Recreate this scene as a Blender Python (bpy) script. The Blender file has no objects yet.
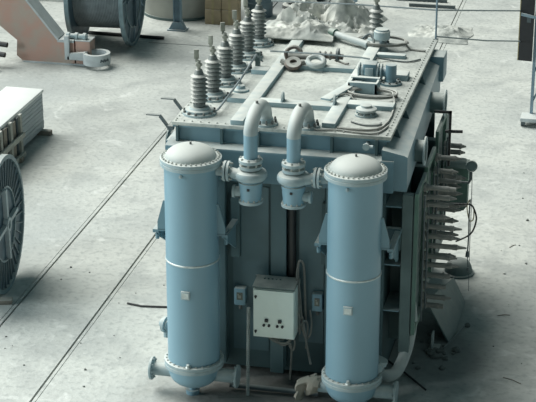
import bpy, bmesh, math, random
from mathutils import Vector, Matrix, noise
random.seed(7)
S = bpy.context.scene
COL = S.collection
PI = math.pi

# ------------------------------------------------------------------ camera
cam_d = bpy.data.cameras.new('camera')
cam = bpy.data.objects.new('camera', cam_d)
COL.objects.link(cam)
cam.location = (4.5134, -15.5174, 8.1809)
F_PX = 1724.0
pitch = math.atan(671 / F_PX)
az = math.atan(414 / math.hypot(F_PX, 671))
cam.rotation_euler = (PI / 2 - pitch, 0, az)
cam_d.sensor_width = 36
cam_d.lens = F_PX / 536 * 36
cam_d.clip_end = 200
S.camera = cam

# ------------------------------------------------------------------ light
W = bpy.data.worlds.new('world')
S.world = W
W.use_nodes = True
bg = W.node_tree.nodes['Background']
bg.inputs[0].default_value = (0.50, 0.78, 0.84, 1)
bg.inputs[1].default_value = 0.14


def area(name, loc, target, sx, sy, power, color):
    d = bpy.data.lights.new(name, 'AREA')
    d.shape = 'RECTANGLE'
    d.size, d.size_y, d.energy, d.color = sx, sy, power, color
    o = bpy.data.objects.new(name, d)
    COL.objects.link(o)
    o.location = loc
    o.rotation_euler = (Vector(target) - Vector(loc)).to_track_quat('-Z', 'Y').to_euler()
    return o


sd_ = bpy.data.lights.new('open_sky_side', 'SUN')
sd_.energy, sd_.angle, sd_.color = 4.75, math.radians(50), (0.985, 1.0, 0.96)
so_ = bpy.data.objects.new('open_sky_side', sd_)
COL.objects.link(so_)
so_.rotation_euler = Vector((0.72, -0.30, -1.0)).to_track_quat('-Z', 'Y').to_euler()
area('front_left_fill', (-13.5, -5.5, 5.5), (0.8, 0, 1.3), 5, 5, 1350, (0.86, 0.97, 1.0))  # added fill light from the front left, lifts coolers and cabinet front
S.view_settings.view_transform = 'Standard'
S.view_settings.look = 'None'
S.view_settings.gamma = 1
S.view_settings.use_curve_mapping = False
S.view_settings.exposure = 0.0


# ------------------------------------------------------------------ materials
def mat(name, c, rough=0.7, metal=0.0, c2=None, scale=6.0, dust=0.0, dustc=(0.60, 0.61, 0.56), bump=0.0, lo=.35, hi=.65):
    m = bpy.data.materials.new(name)
    m.use_nodes = True
    nt = m.node_tree
    N, L = nt.nodes, nt.links
    b = N['Principled BSDF']
    b.inputs['Roughness'].default_value = rough
    b.inputs['Metallic'].default_value = metal
    tc = N.new('ShaderNodeTexCoord')
    nz = N.new('ShaderNodeTexNoise')
    nz.inputs['Scale'].default_value = scale
    nz.inputs['Detail'].default_value = 6
    L.new(tc.outputs['Object'], nz.inputs['Vector'])
    mr = N.new('ShaderNodeMapRange')
    mr.inputs[1].default_value, mr.inputs[2].default_value = lo, hi
    L.new(nz.outputs[0], mr.inputs[0])
    mx = N.new('ShaderNodeMix')
    mx.data_type = 'RGBA'
    c2 = c2 or tuple(min(1, x * 0.78) for x in c)
    mx.inputs[6].default_value = (*c, 1)
    mx.inputs[7].default_value = (*c2, 1)
    L.new(mr.outputs[0], mx.inputs[0])
    out = mx.outputs[2]
    if dust > 0:                     # settled dust: lies on whatever faces up
        g = N.new('ShaderNodeNewGeometry')
        sp = N.new('ShaderNodeSeparateXYZ')
        L.new(g.outputs['Normal'], sp.inputs[0])
        r2 = N.new('ShaderNodeMapRange')
        r2.inputs[1].default_value, r2.inputs[2].default_value = 0.25, 0.85
        r2.inputs[4].default_value = dust
        L.new(sp.outputs[2], r2.inputs[0])
        n2 = N.new('ShaderNodeTexNoise')
        n2.inputs['Scale'].default_value = 9
        n2.inputs['Detail'].default_value = 8
        L.new(tc.outputs['Object'], n2.inputs['Vector'])
        r3 = N.new('ShaderNodeMapRange')
        r3.inputs[1].default_value, r3.inputs[2].default_value = .3, .6
        r3.inputs[3].default_value, r3.inputs[4].default_value = .65, 1.0
        L.new(n2.outputs[0], r3.inputs[0])
        mu = N.new('ShaderNodeMath')
        mu.operation = 'MULTIPLY'
        L.new(r2.outputs[0], mu.inputs[0])
        L.new(r3.outputs[0], mu.inputs[1])
        m2 = N.new('ShaderNodeMix')
        m2.data_type = 'RGBA'
        L.new(mu.outputs[0], m2.inputs[0])
        L.new(out, m2.inputs[6])
        m2.inputs[7].default_value = (*dustc, 1)
        out = m2.outputs[2]
    L.new(out, b.inputs['Base Color'])
    if bump:
        bp = N.new('ShaderNodeBump')
        bp.inputs['Strength'].default_value = bump
        bp.inputs['Distance'].default_value = 0.02
        L.new(nz.outputs[0], bp.inputs['Height'])
        L.new(bp.outputs[0], b.inputs['Normal'])
    return m


def floor_mat(name='dusty_concrete', g=1.0, tint=(1, 1, 1), sc=1.0, stains=()):
    m = bpy.data.materials.new(name)
    m.use_nodes = True
    nt = m.node_tree
    N, L = nt.nodes, nt.links
    b = N['Principled BSDF']
    b.inputs['Roughness'].default_value = 0.85
    tc = N.new('ShaderNodeTexCoord')

    def nz(scale, detail, vec=None, dist=0.0):
        n = N.new('ShaderNodeTexNoise')
        n.inputs['Scale'].default_value = scale * sc
        n.inputs['Detail'].default_value = detail
        n.inputs['Distortion'].default_value = dist
        L.new(vec or tc.outputs['Object'], n.inputs['Vector'])
        return n.outputs[0]

    def rng(s, a, b_, c=0., d=1.):
        r = N.new('ShaderNodeMapRange')
        for i, v in ((1, a), (2, b_), (3, c), (4, d)):
            r.inputs[i].default_value = v
        L.new(s, r.inputs[0])
        return r.outputs[0]

    def mix(f, a, b_, mode='MIX'):
        x = N.new('ShaderNodeMix')
        x.data_type = 'RGBA'
        x.blend_type = mode
        L.new(f, x.inputs[0])
        for i, v in ((6, a), (7, b_)):
            if isinstance(v, tuple):
                x.inputs[i].default_value = (*[a_ * b2 * g for a_, b2 in zip(v, tint)], 1)
            else:
                L.new(v, x.inputs[i])
        return x.outputs[2]
    big = nz(0.35, 4, dist=.6)
    mid = nz(1.6, 8, dist=.4)
    fine = nz(14, 8)
    c = mix(rng(big, .35, .65), (0.53, 0.525, 0.47), (0.43, 0.435, 0.40))
    c = mix(rng(mid, .45, .68, 0, .7), c, (0.33, 0.335, 0.31))
    c = mix(rng(fine, .50, .70, 0, .6), c, (0.28, 0.29, 0.27))
    white = nz(2.6, 9, dist=1.2)
    c = mix(rng(white, .60, .72, 0, .55), c, (0.66, 0.65, 0.60))
    mp = N.new('ShaderNodeMapping')
    mp.inputs['Scale'].default_value = (1, 7, 1)
    L.new(tc.outputs['Object'], mp.inputs[0])
    streak = nz(1.3, 5, mp.outputs[0], .5)
    c = mix(rng(streak, .6, .75, 0, .35), c, (0.30, 0.30, 0.27))
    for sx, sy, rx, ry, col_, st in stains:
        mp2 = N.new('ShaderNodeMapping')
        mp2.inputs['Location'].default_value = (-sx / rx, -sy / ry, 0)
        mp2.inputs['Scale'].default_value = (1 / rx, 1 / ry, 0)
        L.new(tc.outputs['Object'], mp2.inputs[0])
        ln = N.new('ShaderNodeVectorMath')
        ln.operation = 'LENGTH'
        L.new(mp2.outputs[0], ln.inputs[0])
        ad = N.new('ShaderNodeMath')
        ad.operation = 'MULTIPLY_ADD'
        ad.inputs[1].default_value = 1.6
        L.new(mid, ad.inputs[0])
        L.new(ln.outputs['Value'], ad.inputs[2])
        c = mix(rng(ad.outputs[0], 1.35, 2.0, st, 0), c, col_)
    L.new(c, b.inputs['Base Color'])
    bp = N.new('ShaderNodeBump')
    bp.inputs['Strength'].default_value = .5
    bp.inputs['Distance'].default_value = .02
    L.new(fine, bp.inputs['Height'])
    L.new(bp.outputs[0], b.inputs['Normal'])
    return m


M = {}
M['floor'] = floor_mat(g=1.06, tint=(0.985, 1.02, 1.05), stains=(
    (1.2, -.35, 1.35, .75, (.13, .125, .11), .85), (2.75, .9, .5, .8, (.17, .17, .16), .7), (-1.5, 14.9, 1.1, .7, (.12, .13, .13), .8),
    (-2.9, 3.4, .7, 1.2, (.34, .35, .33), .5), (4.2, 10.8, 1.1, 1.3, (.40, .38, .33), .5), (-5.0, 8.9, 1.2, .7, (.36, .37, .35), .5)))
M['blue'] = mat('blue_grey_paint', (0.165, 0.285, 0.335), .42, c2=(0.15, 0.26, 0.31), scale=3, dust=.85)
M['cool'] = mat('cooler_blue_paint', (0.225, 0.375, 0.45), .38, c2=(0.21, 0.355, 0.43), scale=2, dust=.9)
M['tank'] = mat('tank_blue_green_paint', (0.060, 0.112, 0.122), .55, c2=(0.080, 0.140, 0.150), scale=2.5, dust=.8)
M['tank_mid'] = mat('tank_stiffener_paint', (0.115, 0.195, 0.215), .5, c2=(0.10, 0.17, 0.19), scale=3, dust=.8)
M['side'] = mat('grey_green_paint', (0.13, 0.19, 0.185), .6, c2=(0.10, 0.15, 0.15), scale=5, dust=.7)
M['green'] = mat('faded_green_paint', (0.12, 0.23, 0.18), .6, c2=(0.10, 0.17, 0.15), scale=5, dust=.7)
M['cover'] = floor_mat('dusty_cover', 1.12, (0.99, 1.03, 1.05), 1.7)
M['bar'] = mat('dusty_blue_bar', (0.32, 0.43, 0.46), .7, c2=(0.28, 0.39, 0.42), scale=4, dust=.95, dustc=(.66, .68, .63))
M['dome'] = mat('pale_dusty_dome', (0.52, 0.56, 0.54), .65, c2=(0.46, 0.50, 0.48), scale=5, dust=.6)
M['flange'] = mat('pale_flange_grey', (0.38, 0.46, 0.47), .6, c2=(0.30, 0.40, 0.43), scale=12, dust=.8)
M['pale_pipe'] = mat('dusty_pipe', (0.47, 0.52, 0.51), .6, c2=(0.40, 0.46, 0.46), scale=8, dust=.6)
M['bolt'] = mat('bolt_steel', (0.18, 0.19, 0.18), .6, .3, scale=30, dust=.5)
M['bright_bolt'] = mat('pale_bolt', (0.50, 0.52, 0.48), .5, .2, scale=30)
M['porc'] = mat('grey_porcelain', (0.15, 0.17, 0.165), .45, c2=(0.12, 0.14, 0.135), scale=8, dust=.85, dustc=(.62, .62, .57))
M['porc_dark'] = mat('dark_porcelain', (0.09, 0.10, 0.10), .5, scale=8)
M['brass'] = mat('tarnished_terminal', (0.33, 0.34, 0.29), .55, .3, scale=20, dust=.6)
M['cab'] = mat('cabinet_cream', (0.86, 0.95, 0.87), .5, c2=(0.82, 0.91, 0.84), scale=7, dust=.5, dustc=(.42, .42, .38))
M['black'] = mat('black_rubber', (0.025, 0.027, 0.028), .5, scale=10)
M['board'] = mat('black_board', (0.022, 0.025, 0.028), .6, scale=10)
M['yellow'] = mat('yellowed_wood_edge', (0.42, 0.36, 0.20), .7, scale=10)
M['plate'] = mat('name_plate', (0.62, 0.68, 0.66), .35, .2, scale=20)
M['stud'] = mat('stud_grey', (0.27, 0.265, 0.24), .6, c2=(0.19, 0.20, 0.19), scale=10, dust=.5, dustc=(.36, .36, .33))
M['rust'] = mat('rusty_metal', (0.20, 0.16, 0.135), .8, c2=(0.12, 0.105, 0.10), scale=14, dust=.75)
M['dkgrey'] = mat('dark_grey_metal', (0.09, 0.12, 0.13), .6, scale=9, dust=.5)
M['cable'] = mat('dusty_cable', (0.24, 0.24, 0.22), .8, scale=16, dust=.6)
M['rope'] = mat('grey_wire', (0.30, 0.35, 0.36), .7, scale=20)
M['flex'] = mat('corrugated_conduit', (0.50, 0.55, 0.53), .6, .2, scale=20)
M['cloth'] = mat('grey_sacking', (0.33, 0.30, 0.25), .95, c2=(0.25, 0.25, 0.21), scale=9, bump=.5)
M['white_cloth'] = mat('dusty_white_sheet', (0.60, 0.61, 0.56), .9, c2=(0.30, 0.32, 0.30), scale=5, bump=.6, lo=.42, hi=.66)
M['drum'] = mat('drum_steel', (0.10, 0.16, 0.19), .55, c2=(0.07, 0.11, 0.14), scale=6, dust=.35)
M['drum_rim'] = mat('drum_rim', (0.20, 0.28, 0.30), .5, c2=(0.13, 0.19, 0.21), scale=7, dust=.7)
M['drum_rib'] = mat('drum_rib', (0.13, 0.17, 0.18), .6, c2=(0.10, 0.15, 0.17), scale=7, dust=.3)
M['barrel'] = mat('wound_cable', (0.23, 0.27, 0.28), .6, c2=(0.18, 0.21, 0.22), scale=9, dust=.4)
M['vat'] = mat('pale_vat', (0.46, 0.47, 0.43), .7, c2=(0.38, 0.39, 0.36), scale=3)
M['carton'] = mat('brown_carton', (0.40, 0.32, 0.21), .85, c2=(0.33, 0.27, 0.18), scale=9, dust=.4)
M['postblue'] = mat('steel_post_blue', (0.25, 0.36, 0.43), .55, scale=6, dust=.6)
M['copper'] = mat('worn_red_brown_paint', (0.46, 0.29, 0.235), .7, c2=(0.40, 0.33, 0.28), scale=4, dust=.8, lo=.42, hi=.66)
M['palecap'] = mat('pale_grey_paint', (0.50, 0.55, 0.56), .6, scale=6, dust=.6)
M['wood'] = mat('weathered_board', (0.30, 0.26, 0.21), .9, c2=(0.22, 0.20, 0.17), scale=11, dust=.5)
M['palewood'] = mat('pale_batten', (0.42, 0.43, 0.38), .9, c2=(0.34, 0.34, 0.30), scale=11, dust=.5)
M['slab'] = mat('white_slab', (0.80, 0.82, 0.79), .75, c2=(0.74, 0.77, 0.74), scale=3)
M['slabside'] = mat('slab_side', (0.40, 0.45, 0.46), .75, c2=(0.35, 0.40, 0.42), scale=6)
M['rubber'] = mat('dusty_tyre', (0.10, 0.11, 0.11), .9, scale=9, dust=.85)
M['steel'] = mat('bare_rail', (0.22, 0.24, 0.23), .5, .4, scale=12, dust=.4)
M['stone'] = mat('rubble', (0.22, 0.23, 0.21), .95, c2=(0.15, 0.16, 0.15), scale=14)
M['glass'] = mat('meter_face', (0.16, 0.18, 0.15), .2, scale=12)
M['gap'] = mat('dirt_in_groove', (0.10, 0.10, 0.09), .95, scale=20)


# ------------------------------------------------------------------ mesh helpers
class MB:
    def __init__(s):
        s.bm = bmesh.new()
        s.slot = 0

    def _mark(s, faces):
        for f in faces:
            f.material_index = s.slot

    def box(s, x0, x1, y0, y1, z0, z1, bev=0.0, mtx=None):
        vs = [s.bm.verts.new((x, y, z)) for x in (x0, x1) for y in (y0, y1) for z in (z0, z1)]
        idx = [(0, 1, 3, 2), (4, 6, 7, 5), (0, 4, 5, 1), (2, 3, 7, 6), (0, 2, 6, 4), (1, 5, 7, 3)]
        fs = [s.bm.faces.new([vs[i] for i in q]) for q in idx]
        s._mark(fs)
        if bev:
            es = list({e for f in fs for e in f.edges})
            r = bmesh.ops.bevel(s.bm, geom=es, offset=bev, segments=2, affect='EDGES', profile=.5)
            s._mark(r['faces'])
            vs = list({v for f in r['faces'] for v in f.verts} | {v for v in vs if v.is_valid})
        if mtx is not None:
            bmesh.ops.transform(s.bm, matrix=mtx, verts=[v for v in vs if v.is_valid])
        return s

    def prism(s, pts, a, b, axis='y', mtx=None):
        """outline pts (2-D) swept between a and b along axis"""
        def P(p, t):
            return {'x': (t, p[0], p[1]), 'y': (p[0], t, p[1]), 'z': (p[0], p[1], t)}[axis]
        A = [s.bm.verts.new(P(p, a)) for p in pts]
        B = [s.bm.verts.new(P(p, b)) for p in pts]
        fs = [s.bm.faces.new(A), s.bm.faces.new(list(reversed(B)))]
        n = len(pts)
        for i in range(n):
            fs.append(s.bm.faces.new((A[i], B[i], B[(i + 1) % n], A[(i + 1) % n])))
        s._mark(fs)
        if mtx is not None:
            bmesh.ops.transform(s.bm, matrix=mtx, verts=A + B)
        return s

    def lathe(s, prof, c=(0, 0, 0), axis=(0, 0, 1), n=40):
        """prof: list of (radius, height along the axis)"""
        q = Vector((0, 0, 1)).rotation_difference(Vector(axis).normalized())
        c = Vector(c)
        rings = []
        for r, h in prof:
            if r < 1e-5:
                rings.append([s.bm.verts.new(c + q @ Vector((0, 0, h)))])
            else:
                rings.append([s.bm.verts.new(c + q @ Vector((r * math.cos(2 * PI * k / n), r * math.sin(2 * PI * k / n), h))) for k in range(n)])
        fs = []
        for a, b in zip(rings, rings[1:]):
            for k in range(n):
                k2 = (k + 1) % n
                if len(a) == 1 and len(b) == 1:
                    continue
                if len(a) == 1:
                    fs.append(s.bm.faces.new((a[0], b[k], b[k2])))
                elif len(b) == 1:
                    fs.append(s.bm.faces.new((a[k], b[0], a[k2])))
                else:
                    fs.append(s.bm.faces.new((a[k], b[k], b[k2], a[k2])))
        for r_ in (rings[0], rings[-1]):
            if len(r_) > 1 and (prof[0] != prof[-1]):
                fs.append(s.bm.faces.new(r_))
        s._mark(fs)
        return s

    def cyl(s, p, q, r, n=16, r2=None):
        p, q = Vector(p), Vector(q)
        h = (q - p).length
        return s.lathe([(r, 0), (r if r2 is None else r2, h)], p, q - p, n)

    def tube(s, pts, r, n=8, smooth=0, cap=True):
        pts = [Vector(p) for p in pts]
        if smooth:
            P = [pts[0]] + pts + [pts[-1]]
            out = []
            for i in range(1, len(P) - 2):
                for k in range(smooth):
                    t = k / smooth
                    a, b, c, d = P[i - 1], P[i], P[i + 1], P[i + 2]
                    out.append(.5 * ((2 * b) + (c - a) * t + (2 * a - 5 * b + 4 * c - d) * t * t + (3 * b - a - 3 * c + d) * t ** 3))
            out.append(pts[-1])
            pts = out
        rings = []
        nrm = None
        for i, p in enumerate(pts):
            t = (pts[min(i + 1, len(pts) - 1)] - pts[max(i - 1, 0)])
            if t.length < 1e-6:
                t = Vector((0, 0, 1))
            t.normalize()
            if nrm is None:
                nrm = t.orthogonal().normalized()
            nrm = (nrm - t * nrm.dot(t))
            nrm = nrm.normalized() if nrm.length > 1e-6 else t.orthogonal().normalized()
            bn = t.cross(nrm)
            rr = r(i / (len(pts) - 1)) if callable(r) else r
            rings.append([s.bm.verts.new(p + (nrm * math.cos(2 * PI * k / n) + bn * math.sin(2 * PI * k / n)) * rr) for k in range(n)])
        fs = []
        for a, b in zip(rings, rings[1:]):
            for k in range(n):
                fs.append(s.bm.faces.new((a[k], a[(k + 1) % n], b[(k + 1) % n], b[k])))
        if cap:
            fs.append(s.bm.faces.new(list(reversed(rings[0]))))
            fs.append(s.bm.faces.new(rings[-1]))
        s._mark(fs)
        return s

    def torus(s, c, R, r, axis=(0, 0, 1), n=32, m=10):
        prof = [(R + r * math.cos(2 * PI * k / m), r * math.sin(2 * PI * k / m)) for k in range(m + 1)]
        prof[-1] = prof[0]
        q = Vector((0, 0, 1)).rotation_difference(Vector(axis).normalized())
        rings = [[s.bm.verts.new(Vector(c) + q @ Vector((a * math.cos(2 * PI * k / n), a * math.sin(2 * PI * k / n), h))) for k in range(n)] for a, h in prof[:-1]]
        fs = []
        for i in range(m):
            a, b = rings[i], rings[(i + 1) % m]
            for k in range(n):
                fs.append(s.bm.faces.new((a[k], a[(k + 1) % n], b[(k + 1) % n], b[k])))
        s._mark(fs)
        return s

    def split(s, name, material, parent=None, label=None):
        """every separate piece becomes an object of its own"""
        seen, out = set(), []
        s.bm.verts.index_update()
        for v in s.bm.verts:
            if v in seen:
                continue
            st, isl = [v], []
            seen.add(v)
            while st:
                a = st.pop()
                isl.append(a)
                for e in a.link_edges:
                    b = e.other_vert(a)
                    if b not in seen:
                        seen.add(b)
                        st.append(b)
            nb = MB()
            mp = {a: nb.bm.verts.new(a.co) for a in isl}
            done = set()
            for a in isl:
                for f in a.link_faces:
                    if f not in done:
                        done.add(f)
                        nb.bm.faces.new([mp[q] for q in f.verts])
            o = nb.build(name, material, parent)
            if label:
                o['label'] = label
            out.append(o)
        s.bm.free()
        return out

    def build(s, name, material, parent=None, off=None, loc=None):
        """vertices are in world space; off = world position of the object's origin"""
        o_world = Vector(off) if off is not None else (WP[parent.name] if parent else Vector((0, 0, 0)))
        bmesh.ops.translate(s.bm, vec=-o_world, verts=s.bm.verts)
        bmesh.ops.recalc_face_normals(s.bm, faces=s.bm.faces)
        for f in s.bm.faces:
            f.smooth = True
        for e in s.bm.edges:
            if len(e.link_faces) == 2:
                e.smooth = e.calc_face_angle(0) < math.radians(34)
        me = bpy.data.meshes.new(name)
        s.bm.to_mesh(me)
        s.bm.free()
        mats = material if isinstance(material, (list, tuple)) else [material]
        for k in mats:
            me.materials.append(M[k])
        o = bpy.data.objects.new(name, me)
        COL.objects.link(o)
        if parent:
            o.parent = parent
            o.location = o_world - WP[parent.name]
        else:
            o.location = o_world
        WP[o.name] = o_world
        return o


WP = {}
NUTS = MB()


def thing(name, label, cat, loc, group=None):
    o = bpy.data.objects.new(name, None)
    COL.objects.link(o)
    o.empty_display_size = .1
    o.location = loc
    WP[o.name] = Vector(loc)
    return tag(o, label, cat, group)


def tag(o, label, cat, group=None, kind=None):
    o['label'] = label
    o['category'] = cat
    if group:
        o['group'] = group
    if kind:
        o['kind'] = kind
    return o


def bolts(mb, c, R, n, r, h, axis=(0, 0, 1), ph=0.0, arc=None):
    q = Vector((0, 0, 1)).rotation_difference(Vector(axis).normalized())
    for k in range(n):
        a = 2 * PI * k / n + ph
        p = Vector(c) + q @ Vector((R * math.cos(a), R * math.sin(a), 0))
        mb.lathe([(r, 0), (r, h * .7), (r * .6, h)], p, axis, 6)


# ------------------------------------------------------------------ setting: the floor with its rail grooves
fl = MB()
xs = [-30, -2.187, -2.179, -2.142, -2.118, -1.208, -1.184, -1.150, -1.142, 1.205, 1.223, 1.275, 1.283, 30]
for i in range(0, 9, 2):
    fl.box(xs[i], xs[i + 1] if i < 8 else 30, -20, 60 if i < 8 else 4.2, -.2, 0)
for i in (8, 10, 12):
    fl.box(xs[i], xs[i + 1], 4.2, 60, -.2, 0)
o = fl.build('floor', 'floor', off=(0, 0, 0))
o['kind'] = 'structure'
o = MB().box(-30, 30, -20, 60, -.30, -.03).build('floor_bed', 'gap', off=(0, 0, 0))
o['kind'] = 'structure'
# a thin steel bar lies nearly flush across the floor by the upper drum
o = MB().box(-3.7, -2.6, 11.84, 11.875, -.02, .006).build('trim_1', 'steel', off=(-3.1, 11.85, 0))
o['kind'] = 'structure'

# ------------------------------------------------------------------ THE TRANSFORMER
T = thing('power_transformer', 'large blue-grey power transformer with two upright coolers and dusty top', 'transformer', (1.12, 1.75, 0))


def P(mb, name, m, parent=T, label=None, off=None):
    o = mb.build(name, m, parent, off=off)
    if label:
        o['label'] = label
    return o


# tank
mb = MB()
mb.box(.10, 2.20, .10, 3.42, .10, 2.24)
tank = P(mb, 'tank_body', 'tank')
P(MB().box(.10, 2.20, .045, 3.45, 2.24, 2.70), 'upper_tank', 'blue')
mb = MB()
for x0, x1 in ((.42, .60), (1.07, 1.225), (1.62, 1.80)):
    mb.box(x0, x1, .00, .10, .16, 2.23, bev=.006)
for y0 in (.55, 1.35, 2.15, 2.95):
    mb.box(.02, .10, y0, y0 + .14, .16, 2.23)
mb.split('stiffener', 'tank_mid', T, 'blue vertical channel on the front wall')
mb = MB()
mb.box(1.345, 1.60, .075, .10, .45, 2.2)
mb.box(.66, 1.03, .085, .10, .3, 2.1)
mb.split('front_panel', 'tank_mid', T, 'blue flat panel on the front wall')
mb = MB()
mb.box(.12, 2.18, .30, 3.4, .0, .10)
P(mb, 'base_skid', 'black')  # coloured black so the shaded gap under the tank reads dark
# the girdle: four box girders around the tank below the cover
mb = MB()
mb.prism([(-.12, 2.22), (.12, 2.22), (.12, 2.555), (-.085, 2.55), (-.11, 2.54), (-.12, 2.515)], .03, 2.30, 'x')
P(mb, 'front_girder', 'blue')
mb = MB()
A_ = [(2.18, 2.24), (2.43, 2.24), (2.43, 2.59), (2.40, 2.605), (2.18, 2.65)]
mb.prism(A_, -.10, 3.20, 'y')
for v_ in mb.bm.verts:              # the girder runs in towards the back
    if v_.co.x > 2.3:
        v_.co.x -= .030 * (v_.co.y + .10)
mb.box(2.20, 2.385, 3.0, 3.3, 2.40, 2.69, bev=.008)
P(mb, 'side_girder', 'blue')
mb = MB()
mb.prism([(.12, 2.24), (.0, 2.24), (.0, 2.54), (.12, 2.56)], 0.02, 3.42, 'y')
mb.box(.0, 2.3, 3.40, 3.52, 2.24, 2.6)
P(mb, 'side_girder', 'blue')
# ribs between cover rim and girdle
mb = MB()
for x in (.11, .56, .93, 1.28, 1.66, 2.10):
    mb.box(x, x + .025, -.01, .05, 2.55, 2.715)
for y in (.35, .95, 1.55, 2.15, 2.75, 3.25):
    if y in (.35, .95, 2.15):
        mb.prism([(2.18, 2.715), (2.26, 2.715), (2.30, 2.60), (2.18, 2.60)], y, y + .02, 'y')
    mb.box(.07, .11, y, y + .03, 2.55, 2.715)
mb.split('rim_rib', 'tank', T)
# cover plate with rim
mb = MB()
mb.box(.065, 2.25, .0, 3.55, 2.715, 2.75, bev=.004)
cover = P(mb, 'cover_plate', 'cover')
mb = MB()
mb.box(.075, 2.24, .01, 3.54, 2.695, 2.715)
P(mb, 'gasket_frame', 'blue', cover)
NUTS.slot = 1
for k in range(26):
    x = .10 + k * .084
    NUTS.lathe([(.009, 0), (.009, .009), (.005, .013)], (x, .04, 2.75), (0, 0, 1), 6)
for k in range(40):
    y = .09 + k * .087
    NUTS.lathe([(.009, 0), (.009, .009), (.005, .013)], (.098, y, 2.75), (0, 0, 1), 6)
    NUTS.lathe([(.009, 0), (.009, .009), (.005, .013)], (2.205, y, 2.75), (0, 0, 1), 6)
# raised bars on the cover
for nm, a in (('long', (.655, .785, .03, 3.25)), ('long', (1.545, 1.68, .14, 3.2))):
    P(MB().box(*a, 2.745, 2.80, bev=.006), 'cover_bar', 'bar')
P(MB().box(.785, 1.545, .66, .80, 2.745, 2.80, bev=.006), 'cover_bar', 'bar')
P(MB().box(.785, 1.545, 1.98, 2.12, 2.745, 2.80, bev=.006), 'cover_bar', 'bar')
P(MB().box(1.68, 2.15, .78, .93, 2.745, 2.80, bev=.006), 'cover_bar', 'bar')
P(MB().box(.45, .655, .72, .86, 2.745, 2.80, bev=.006), 'cover_bar', 'bar')
P(MB().box(.47, .655, 1.72, 1.86, 2.745, 2.80, bev=.006), 'cover_bar', 'bar')
P(MB().box(1.90, 2.14, 1.82, 2.0, 2.745, 2.815, bev=.006), 'cover_bar', 'bar')
P(MB().box(1.68, 2.0, 2.62, 2.72, 2.745, 2.79, bev=.006), 'cover_bar', 'bar')
# lifting lugs
for x, y in ((1.02, .74), (1.55, .76)):
    mb = MB()
    mb.prism([(y - .07, 2.79), (y + .06, 2.79), (y + .04, 2.87), (y - .0, 2.90), (y - .04, 2.87)], x, x + .018, 'x')
    P(mb, 'lifting_lug', 'bar')
# the little arms at the left edge
for y in (.03, .56):
    mb = MB()
    A = Vector((.04, y, 2.66))
    B = Vector((-.06, y, 2.79))
    mb.tube([A, B], .018, 4)
    mb.box(-.20, -.055, y - .012, y + .03, 2.79, 2.80)
    mb.box(.02, .08, y - .03, y + .03, 2.66, 2.70)
    P(mb, 'edge_bracket', 'dkgrey')

# --- bushings -------------------------------------------------------------


def bushing(x, y, sheds, h0, scale=1.0, term=True, tw=0.0):
    z = 2.75
    mb = MB()
    R = .105 * scale
    mb.lathe([(0, 0), (R * 1.6, 0), (R * 1.6, .022), (R * 1.35, .026), (R * 1.35, .05), (R * 1.0, .055), (R * .9, .075), (0, .075)], (x, y, z), n=32)
    b = P(mb, 'bushing', 'flange')
    NUTS.slot = 0
    bolts(NUTS, (x, y, z + .022), R * 1.48, 12, .013, .026)
    mb = MB()
    prof = [(0, .07), (.062, .07), (.062, .11)]
    hh = .11
    st = h0 / sheds
    for k in range(sheds):
        prof += [(.046, hh), (.046, hh + st * .42), (.082, hh + st * .46), (.087, hh + st * .54), (.083, hh + st * .64), (.050, hh + st * .98), (.046, hh + st)]
        hh += st
    prof += [(.050, hh), (.034, hh + .045), (.026, hh + .05), (0, hh + .05)]
    mb.lathe([(r * scale, h) for r, h in prof], (x, y, z), n=28)
    mb.build('porcelain', 'porc', b)
    if term:
        mb = MB()
        mb.cyl((x, y, z + hh + .03), (x, y, z + hh + .14), .020, 10)
        mb.cyl((x, y, z + hh + .085), (x, y, z + hh + .11), .036, 6)
        c, s_ = math.cos(tw), math.sin(tw)
        m = Matrix.Translation((x - .022, y, z + hh + .155)) @ Matrix.Rotation(tw, 4, 'Z')
        mb.box(-.024, .024, -.009, .009, .0, .095, bev=.003, mtx=m)
        mb.box(-.012, .012, -.009, .009, -.03, .01, mtx=m)
        mb.build('terminal', 'brass', b)
    return b


for (x, y), tw in zip([(.27, .31), (.28, .83), (.28, 1.34), (.285, 1.84), (.285, 2.35), (.295, 2.86)], (.2, -.1, .5, .1, 0, .2)):
    bushing(x, y, 7, .30, tw=tw)
bushing(1.585, 3.16, 5, .30, scale=.92, tw=.2)

# --- oil riser pipes on the front ------------------------------------------


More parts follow.
